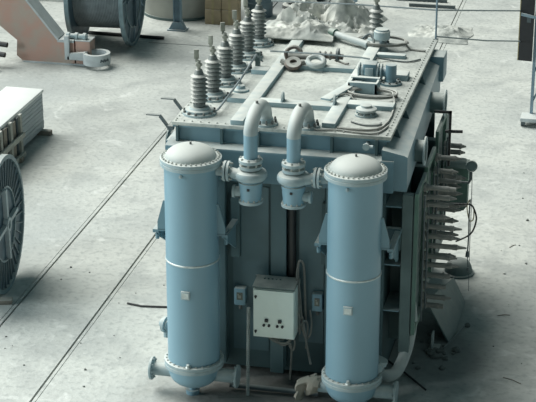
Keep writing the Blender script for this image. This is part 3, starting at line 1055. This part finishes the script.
def crumple(name, c, rx, ry, h, m, seed, lab, cat, n=56, sub=0, z0=None):
    bm = bmesh.new()
    z0 = c[2]
    vs = {}
    for i in range(n + 1):
        for j in range(n + 1):
            u, v = i / n * 2 - 1, j / n * 2 - 1
            rr = math.hypot(u, v)
            wob = 1 + .22 * noise.noise(Vector((math.atan2(v, u) * 1.3 + seed, seed, 0)))
            x, y = u * rx * wob, v * ry * wob
            f = max(0.0, 1 - max(abs(u), abs(v)) ** 2.4)
            a = noise.noise(Vector((x * 2.6 + seed, y * 2.6, seed)))
            b = abs(noise.noise(Vector((x * 7 + seed, y * 7, seed * 2))))
            d = abs(noise.noise(Vector((x * 17 + seed, y * 17 + 4, seed * 3))))
            z = z0 + .012 + f * h * max(0.05, (.60 + .9 * a + .5 * (.4 - b) + .28 * (.35 - d)))
            vs[i, j] = bm.verts.new((c[0] + x, c[1] + y, z))
    top = []
    for i in range(n):
        for j in range(n):
            top.append(bm.faces.new((vs[i, j], vs[i + 1, j], vs[i + 1, j + 1], vs[i, j + 1])))
    rim = [(i, 0) for i in range(n)] + [(n, j) for j in range(n)] + [(i, n) for i in range(n, 0, -1)] + [(0, j) for j in range(n, 0, -1)]
    low = [bm.verts.new((vs[k].co.x, vs[k].co.y, z0)) for k in rim]
    for a in range(len(rim)):
        b = (a + 1) % len(rim)
        bm.faces.new((vs[rim[a]], low[a], low[b], vs[rim[b]]))
    bm.faces.new(low)
    mb = MB()
    mb.bm.free()
    mb.bm = bm
    o = mb.build(name, m, off=c)
    return tag(o, lab, cat)


crumple('tarpaulin', (.66, 3.20, 2.803), .46, .26, .15, 'white_cloth', 3.1, 'crumpled pale dusty tarpaulin heaped on the back of the cover', 'tarpaulin')
crumple('crumpled_sheet', (1.08, 13.45, .0), .52, .50, .13, 'white_cloth', 8.4, 'crumpled white sheet lying alone on the floor beyond the cover corner', 'sheet')
crumple('rubble_tarpaulin', (-.95, 13.25, .0), .95, .95, .50, 'white_cloth', 5.7, 'pale tarpaulin over a rubble heap on the floor behind the transformer', 'tarpaulin')
# wrapped cloth on the right cooler nozzle
bmc = MB()
bmc.tube([(1.68, -.42, .235), (1.60, -.42, .24), (1.53, -.43, .25), (1.485, -.44, .24), (1.465, -.46, .10)], lambda t: .080 + .03 * math.sin(t * 4.5) * (1 - t) - .035 * t, 14, smooth=5)
for v_ in bmc.bm.verts:
    v_.co += Vector((.05, .04, .04)) * noise.noise(v_.co * 16)
o = bmc.build('cloth_wrap', 'cloth', off=(1.54, -.42, .08))
tag(o, 'brown-grey sacking wrapped round the left bottom nozzle of the right cooler', 'cloth')

# ------------------------------------------------------------------ stanchion and wire ropes
o = MB().cyl((2.225, 3.50, 2.75), (2.225, 3.50, 3.95), .011, 8).build('guard_post', 'postblue', off=(2.225, 3.50, 2.75))
tag(o, 'thin upright guard rod at the far right corner of the cover', 'post')
o = MB().tube([(2.225, 3.51, 2.78), (2.55, 6.2, 2.0), (2.81, 8.97, 1.235)], .010, 6).build('wire_rope', 'rope', off=(2.5, 6.2, 2.0))
tag(o, 'lower wire rope running from the cover corner to the black board', 'rope')
o = MB().tube([(.27, 3.62, 3.06), (1.22, 3.60, 3.08), (2.225, 3.51, 3.09), (2.52, 6.2, 2.4), (2.79, 8.97, 1.69)], .010, 6).build('wire_rope', 'rope', off=(1.2, 3.6, 3.05))
tag(o, 'upper wire rope passing the guard rod to the black board', 'rope')
t = thing('steel_strut', 'blue-grey twin steel upright standing on the floor behind the tarpaulin', 'post', (-.68, 14.8, 0))
mb = MB()
mb.box(-.77, -.72, 14.77, 14.83, 0, 1.6)
mb.box(-.65, -.60, 14.77, 14.83, 0, 1.6)
mb.split('upright', 'postblue', t)
mb = MB()
for k in range(7):
    z = .1 + k * .2
    mb.tube([(-.74, 14.8, z), (-.63, 14.8, z + .1)], .012, 5)
mb.split('lacing', 'postblue', t)

# ------------------------------------------------------------------ right rack with board
t = thing('wheeled_rack', 'blue-grey steel rack on castors at the right edge, cut by the frame', 'rack', (3.05, 9.0, 0))
mb = MB()
for x in (3.02, 3.12):
    mb.box(x - .022, x + .022, 8.97, 9.02, .12, 1.95)
mb.box(3.5, 3.55, 8.97, 9.02, .12, 1.95)
mb.split('upright', 'postblue', t)
MB().box(2.88, 3.60, 8.72, 9.02, .08, .14, bev=.01).build('foot_beam', 'palecap', t)
mb = MB()
mb.box(3.0, 3.6, 8.97, 9.02, 1.62, 1.68)
for k in range(3):
    mb.tube([(3.02, 8.995, .3 + k * .45), (3.12, 8.995, .55 + k * .45)], .014, 6)
mb.tube([(3.02, 8.9, 1.62), (2.80, 8.9, 1.66)], .025, 8)
mb.split('cross_bar', 'postblue', t)
for x in (2.92, 3.5):
    mb = MB()
    mb.cyl((x - .03, 8.80, .055), (x + .03, 8.80, .055), .055, 16)
    mb.build('castor', 'dkgrey', t)
t = thing('black_board', 'black board with a yellowed edge hanging on the rack at the right edge', 'board', (2.9, 8.9, .95))
mt = Matrix.Translation((2.79, 8.93, .96)) @ Matrix.Rotation(math.radians(-8), 4, 'Z')
MB().box(0, .20, -.01, .02, 0, 1.1, mtx=mt).build('panel', 'board', t)
MB().box(-.012, .0, -.012, .022, 0, 1.1, mtx=mt).build('edge_strip', 'yellow', t)
MB().box(.10, .16, -.014, -.011, .58, .70, mtx=mt).build('worn_patch', 'dkgrey', t)

# ------------------------------------------------------------------ things on the floor, right foreground
t = thing('leaning_plate', 'grey sheet-metal plate leaning on the transformer under the terminal rods', 'plate', (2.76, 1.8, 0))
mb = MB()
A, B, C_, D_, E_ = Vector((2.75, 1.30, 0.01)), Vector((2.80, 1.55, .02)), Vector((2.81, 2.35, .02)), Vector((2.66, 2.42, .28)), Vector((2.50, 1.25, .50))
pl = [A, B, C_, D_, E_]
nn = Vector((.012, 0, .010))
f1 = [mb.bm.verts.new(p) for p in pl]
f2 = [mb.bm.verts.new(p - nn) for p in pl]
mb.bm.faces.new(f1)
mb.bm.faces.new(list(reversed(f2)))
for i in range(5):
    mb.bm.faces.new((f1[i], f1[(i + 1) % 5], f2[(i + 1) % 5], f2[i]))
mb.build('sheet', 'side', t)
o = MB().lathe([(0, .0), (.185, .0), (.185, .02), (.165, .03), (.15, .10), (.12, .15), (.06, .18), (0, .185)], (2.63, 3.2, 0), n=36).build('domed_lid', 'side', off=(2.63, 3.2, 0))
tag(o, 'grey domed round lid lying on the floor right of the terminal rods', 'lid')
o = MB().tube([(2.72, 1.10, .03), (2.80, 1.3, .06), (2.88, 1.72, .03)], .006, 6).build('thin_stick', 'dkgrey', off=(2.80, 1.3, .03))
tag(o, 'thin stick pointing out from under the leaning plate', 'stick')
o = MB().lathe([(0, 0), (.03, .0), (.035, .02), (.02, .04), (0, .045)], (2.90, 1.75, .0), n=10).build('stone', 'stone', off=(2.90, 1.75, 0))
tag(o, 'single dark stone at the tip of the thin stick', 'stone')
o = MB().tube([(2.16, .72, .02), (2.40, .45, .02), (2.66, .12, .02)], .011, 6).build('dark_rod', 'black', off=(2.4, .45, 0))
tag(o, 'dark rod lying on the floor beside the right cooler foot', 'rod')
o = MB().tube([(-.93, 1.50, .012), (-.75, 1.46, .012), (-.46, 1.50, .012)], .011, 6).build('dark_rod', 'black', off=(-.7, 1.48, 0))
tag(o, 'thin dark stick lying on the floor left of the left cooler', 'rod')
t = thing('broken_bracket', 'pale bent bracket lying in the rubble at the foot of the leaning plate', 'bracket', (2.60, 1.12, 0))
MB().box(2.585, 2.605, 1.06, 1.18, .03, .19, bev=.003).build('upright_leg', 'pale_pipe', t)
MB().box(2.56, 2.68, 1.05, 1.19, .0, .03, bev=.003).build('flat_leg', 'rust', t)


def rock(x, y, r, lab, grp=None, m='stone', z=0.0):
    bm = bmesh.new()
    bmesh.ops.create_icosphere(bm, subdivisions=2, radius=r)
    sd = random.uniform(0, 50)
    for v in bm.verts:
        v.co *= 1 + .5 * noise.noise(v.co.normalized() * 1.7 + Vector((sd, 0, 0)))
        v.co.z = max(-.0, v.co.z * .75 + r * .35)
        v.co += Vector((x, y, z))
    mb = MB()
    mb.bm.free()
    mb.bm = bm
    o = mb.build('stone', m, off=(x, y, z))
    return tag(o, lab, 'stone', grp)


for k in range(26):
    a = random.uniform(0, 2 * PI)
    d = abs(random.gauss(0, .22))
    rock(2.60 + d * math.cos(a) * 1.1, .98 + d * math.sin(a) * 1.6, random.uniform(.015, .05), 'dark rubble piece scattered between return pipe and leaning plate', 'rubble by the leaning plate')
for k in range(34):
    x, y = random.uniform(2.9, 4.4), random.uniform(-.5, 7.5)
    rock(x, y, random.uniform(.008, .020), 'small pale grit lump on the open floor at the right', 'grit lumps on the right floor', m='white_cloth' if k % 2 else 'stone')
for k in range(16):
    x, y = random.uniform(-2.0, -.3), random.uniform(-.6, 2.4)
    rock(x, y, random.uniform(.007, .016), 'small grit lump on the floor left of the left cooler', 'grit lumps on the left floor', m='stone')
for x, y, L, a in ((3.2, 2.1, .14, .3), (3.55, 5.0, .2, -.2), (3.9, 1.0, .18, .5), (3.4, .6, .22, -.5), (3.15, 4.1, .12, 1.0)):
    o = MB().tube([(x, y, .006), (x + L * .5 * math.cos(a), y + L * .5 * math.sin(a) + .02, .006), (x + L * math.cos(a), y + L * math.sin(a), .006)], .005, 5).build('wood_splinter', 'wood', off=(x, y, 0))
    tag(o, 'thin dark splinter lying on the open floor at the right', 'splinter', 'splinters on the right floor')

# ------------------------------------------------------------------ cable drums


def drum(c, ang, R, width, core, lab, spokes=36, cover_=True):
    """c: centre of the right-hand flange; axis runs to the left from it"""
    t = thing('cable_drum', lab, 'drum', (c[0], c[1], 0))
    ax = Vector((math.cos(ang), math.sin(ang), 0))
    C0 = Vector(c)

    def flange(o_, s):
        mb = MB()
        th = .05
        mb.lathe([(.0, -th / 2), (R - .02, -th / 2), (R - .02, th / 2 * .2), (0, th / 2 * .2)], o_, ax * s, 64)
        fl_ = mb.build('flange', 'drum', t)
        mb = MB()
        mb.lathe([(R - .05, -th / 2 - .01), (R, -th / 2 - .01), (R, th / 2 + .012), (R - .05, th / 2 + .012), (R - .05, -th / 2 - .01)], o_, ax * s, 64)
        mb.build('rim', 'drum_rim', fl_)
        mb = MB()
        up = Vector((0, 0, 1))
        sd = ax.cross(up)
        for k in range(spokes):
            a = 2 * PI * k / spokes
            d = up * math.cos(a) + sd * math.sin(a)
            mb.tube([o_ + ax * s * .018 + d * (core * .95), o_ + ax * s * .018 + d * (R - .04)], .011, 4)
        mb.split('rib', 'drum_rib' if spokes > 20 else 'postblue', fl_)
        mb = MB()
        for k in range(4):
            a = PI / 2 * k + .05
            d = up * math.cos(a) + sd * math.sin(a)
            mb.tube([o_ + ax * s * .035 + d * .06, o_ + ax * s * .035 + d * core * .98], .034, 4)
        mb.lathe([(0, 0), (.085, 0), (.085, .06), (.05, .06), (.05, .02), (0, .02)], o_ + ax * s * .01, ax * s, 20)
        mb.build('hub_cross', 'palecap' if spokes > 20 else 'drum', fl_)
        mb = MB()
        mb.lathe([(core - .02, 0), (core, 0), (core, .022), (core - .02, .022), (core - .02, 0)], o_ + ax * s * .004, ax * s, 40)
        mb.build('core_ring', 'drum_rim', fl_)
    flange(C0, 1)
    flange(C0 - ax * width, -1)
    mb = MB()
    prof = [(core + .0, 0)]
    nw = 34
    for k in range(nw):
        prof += [(core, width * (k + .1) / nw), (core + .012, width * (k + .5) / nw), (core, width * (k + .9) / nw)]
    mb.lathe([(0, .02)] + prof[1:] + [(0, width - .02)], C0, -ax, 48)
    mb.build('wound_cable', 'barrel', t)
    return t


drum((-2.41, 1.62, .80), math.radians(6), .80, .8, .44, 'dark steel cable drum cut by the left edge, ribbed flange with pale cross')
drum((-3.93, 11.72, .90), math.radians(4), .90, .92, .60, 'blue-grey cable drum at the top, seen from the side with its winding', spokes=12)
o = MB().tube([(-4.95, 12.15, .03), (-3.50, 12.08, .03)], .03, 6).build('chock_bar', 'black', off=(-4.2, 12.1, 0))
tag(o, 'black bar lying on the floor under the upper cable drum', 'bar')
m = Matrix.Translation((-2.33, 1.22, .0)) @ Matrix.Rotation(.3, 4, 'Z')
o = MB().box(-.12, .12, -.06, .06, 0, .05, bev=.005, mtx=m).build('wood_chock', 'wood', off=(-2.33, 1.22, 0))
tag(o, 'wooden chock against the foot of the left-edge cable drum', 'chock')

# ------------------------------------------------------------------ slab stack and crate at the left
t = thing('slab_stack', 'stack of pale flat slabs on battens with bright white top at the left', 'slabs', (-4.05, 6.4, 0))
mb = MB()
for k in range(9):
    z = .07 + k * .06
    j = random.uniform(-.003, .003)
    mb.box(-4.40, -3.86 + j, 4.4, 6.98 + j, z, z + .056, bev=.003)
mb.build('slab', 'slabside', t)
MB().box(-4.42, -3.85, 4.38, 7.0, .61, .655, bev=.004).build('top_sheet', 'slab', t)
for y in (4.6, 5.7, 6.88):
    MB().box(-4.45, -3.72, y - .05, y + .05, .0, .07).build('batten', 'wood', t)
t = thing('slatted_crate', 'open crate of weathered upright boards against the front of the slab stack', 'crate', (-3.75, 5.3, 0))
for k in range(9):
    y = 5.90 - k * .165
    MB().box(-3.84, -3.815, y - .115, y, .03, .60 - (k % 3) * .012).build('upright_board', 'wood' if k % 2 else 'dkgrey', t)
for y in (5.87, 5.50, 5.12, 4.75):
    MB().box(-3.815, -3.78, y - .035, y + .035, .0, .64).build('pale_post', 'palewood', t)
for z in (.30, .02):
    MB().box(-3.78, -3.75, 4.5, 5.92, z, z + .07).build('cross_rail', 'palewood', t)

# ------------------------------------------------------------------ worn red-brown jib with ring clamp at the top left
t = thing('jib_beam', 'worn red-brown box beam with pale top edge lying at the upper left', 'beam', (-5.0, 10.4, 0))
out = [(-5.95, 1.20), (-5.48, 1.25), (-4.80, .40), (-4.52, .40), (-4.52, .02), (-5.42, .02), (-5.52, .10), (-5.50, .36), (-5.95, .72)]
MB().prism(out, 10.32, 10.62, 'y').build('box_section', 'copper', t)
mb = MB()
mb.prism([(-5.50, 1.27), (-5.46, 1.27), (-4.78, .43), (-4.80, .40)], 10.30, 10.64, 'y')
mb.prism([(-5.96, 1.22), (-5.50, 1.27), (-5.50, 1.25), (-5.96, 1.20)], 10.30, 10.64, 'y')
mb.build('top_flange', 'palecap', t)
MB().box(-5.40, -4.30, 10.29, 10.66, .0, .022).build('bottom_flange', 'palecap', t)
mb = MB()
mb.box(-4.80, -4.52, 10.31, 10.60, .37, .415)
mb.build('end_plate', 'palecap', t)
MB().box(-4.50, -4.25, 10.33, 10.60, .0, .40, bev=.008).build('end_block', 'copper', t)
MB().box(-4.505, -4.245, 10.325, 10.605, .40, .415).build('block_cap', 'palecap', t)
mb = MB()
mb.box(-4.66, -4.58, 10.24, 10.30, .10, .50, bev=.005)
mb.box(-4.62, -4.34, 10.24, 10.32, .10, .16, bev=.005)
mb.build('clamp_bracket', 'palecap', t)
mb = MB()
mb.cyl((-4.63, 10.42, .46), (-4.32, 10.42, .46), .042, 12)
for x in (-4.64, -4.50, -4.36):
    mb.cyl((x - .025, 10.42, .46), (x + .025, 10.42, .46), .062, 12)
mb.build('clamp_bolt', 'flange', t)
mb = MB()
ring = []
cx, cy = -4.13, 10.30
mb.lathe([(.165, .06), (.225, .06), (.225, .24), (.165, .24), (.165, .06)], (cx, cy, 0), n=40)
mb.prism([(-4.56, .13), (-4.30, .11), (-4.30, .25), (-4.56, .22)], 10.20, 10.28, 'y')
rg = mb.build('clamp_ring', 'palecap', t)
mb = MB()      # stencilled strokes on the ring, not legible in the photograph
for k, (a, h) in enumerate(((-.95, .05), (-.85, .03), (-.72, .055), (-.60, .05), (-.45, .04), (-.33, .055))):
    p = Vector((cx + .226 * math.cos(a), cy + .226 * math.sin(a), .15))
    m = Matrix.Translation(p) @ Matrix.Rotation(a + PI / 2, 4, 'Z') @ Matrix.Rotation(.3 * (-1) ** k, 4, 'Y')
    mb.box(-.010, .010, -.002, .002, -h / 2, h / 2, mtx=m)
    if k % 2:
        mb.box(-.025, .02, -.002, .002, -.007, .007, mtx=m)
mb.build('stencil_marks', 'dkgrey', rg)
for k, (z, y, x1) in enumerate(((.36, 10.0, -5.55), (.22, 9.9, -5.56), (.06, 9.7, -5.62))):
    o = MB().tube([(-6.3, y + .05, z + .05), (x1, y, z)], .045, 8).build('fork_bar', 'black', off=(-5.9, y, z))
    tag(o, ('upper', 'middle', 'lower')[k] + ' black bar sticking in from the left edge beside the red-brown beam', 'bar')

# ------------------------------------------------------------------ background row
t = thing('round_vat', 'large pale round vat at the top behind the blue post', 'vat', (-3.68, 13.95, 0))
MB().lathe([(0, 0), (.66, 0), (.68, .03), (.68, 1.5), (0, 1.5)], (-3.70, 13.95, 0), n=64).build('shell', 'vat', t)
mb = MB()
mb.lathe([(.68, .0), (.70, .0), (.70, .05), (.68, .05), (.68, 0)], (-3.70, 13.95, 0), n=64)
mb.build('base_band', 'side', t)
t = thing('steel_post', 'blue steel post with splayed foot plate in front of the pale vat', 'post', (-3.44, 12.75, 0))
mb = MB()
mb.box(-3.505, -3.48, 12.70, 12.80, .02, 1.6)
mb.box(-3.39, -3.365, 12.70, 12.80, .02, 1.6)
mb.box(-3.48, -3.39, 12.74, 12.76, .02, 1.6)
mb.build('shaft', 'postblue', t)
MB().prism([(-3.58, .02), (-3.29, .02), (-3.36, .15), (-3.51, .15)], 12.68, 12.82, 'y').build('gusset', 'postblue', t)
MB().box(-3.60, -3.27, 12.64, 12.86, 0, .02).build('foot_plate', 'postblue', t)
cl = [('lower left', -2.92, 13.35, 0), ('lower right', -2.62, 13.37, 0), ('upper left', -2.92, 13.37, .27), ('upper right', -2.62, 13.38, .27)]
for w, x, y, z in cl:
    t = thing('carton', '%s brown box of the block of four by the vat' % w, 'box', (x, y, z))
    MB().box(x - .145, x + .145, y - .14, y + .14, z, z + .265, bev=.006).build('box_body', 'carton', t)
    MB().box(x - .02, x + .02, y - .142, y + .142, z + .002, z + .268).build('tape', 'yellow', t)
t = thing('dark_drum', 'dark blue-grey upright drum right behind the stacked brown boxes', 'drum', (-2.3, 13.9, 0))
MB().lathe([(0, 0), (.24, 0), (.24, .25), (.25, .26), (.24, .28), (.24, .55), (.25, .56), (.24, .58), (.24, .85), (0, .85)], (-2.25, 14.0, 0), n=32).build('drum_shell', 'drum', t)
o = MB().torus((-1.72, 14.55, .06), .17, .06, n=32).build('tyre', 'rubber', off=(-1.72, 14.55, 0))
tag(o, 'small dusty tyre lying flat behind the tarpaulin, the nearer one', 'tyre')
o = MB().torus((-1.55, 15.35, .06), .19, .06, n=32).build('tyre', 'rubber', off=(-1.55, 15.35, 0))
tag(o, 'small dusty tyre lying flat at the top edge, the farther one', 'tyre')
t = thing('steel_channel', 'blue-grey steel channel lying along the top edge of the view', 'beam', (-.8, 15.9, 0))
mb = MB()
mb.box(-2.0, .2, 15.8, 16.0, 0, .03)
mb.box(-2.0, .2, 15.8, 15.83, 0, .14)
mb.box(-2.0, .2, 15.97, 16.0, 0, .14)
mb.build('channel', 'postblue', t)
for x0, x1, y, lab in ((.3, 1.15, 15.2, 'nearer dark steel bar lying at the top centre'), (.0, .95, 15.6, 'farther dark steel bar lying at the top centre')):
    o = MB().box(x0, x1, y, y + .06, 0, .06).build('steel_bar', 'dkgrey', off=((x0 + x1) / 2, y, 0))
    tag(o, lab, 'bar')
t = thing('trestle', 'thin dark steel trestle at the top left behind the beam', 'trestle', (-6.1, 14.2, 0))
mb = MB()
mb.box(-6.9, -5.35, 14.15, 14.19, .02, .06)
mb.build('bottom_rail', 'dkgrey', t)
mb = MB()
mb.box(-5.75, -5.71, 14.15, 14.19, 0, 1.0)
mb.box(-6.6, -6.56, 14.15, 14.19, 0, 1.0)
mb.split('leg', 'dkgrey', t)
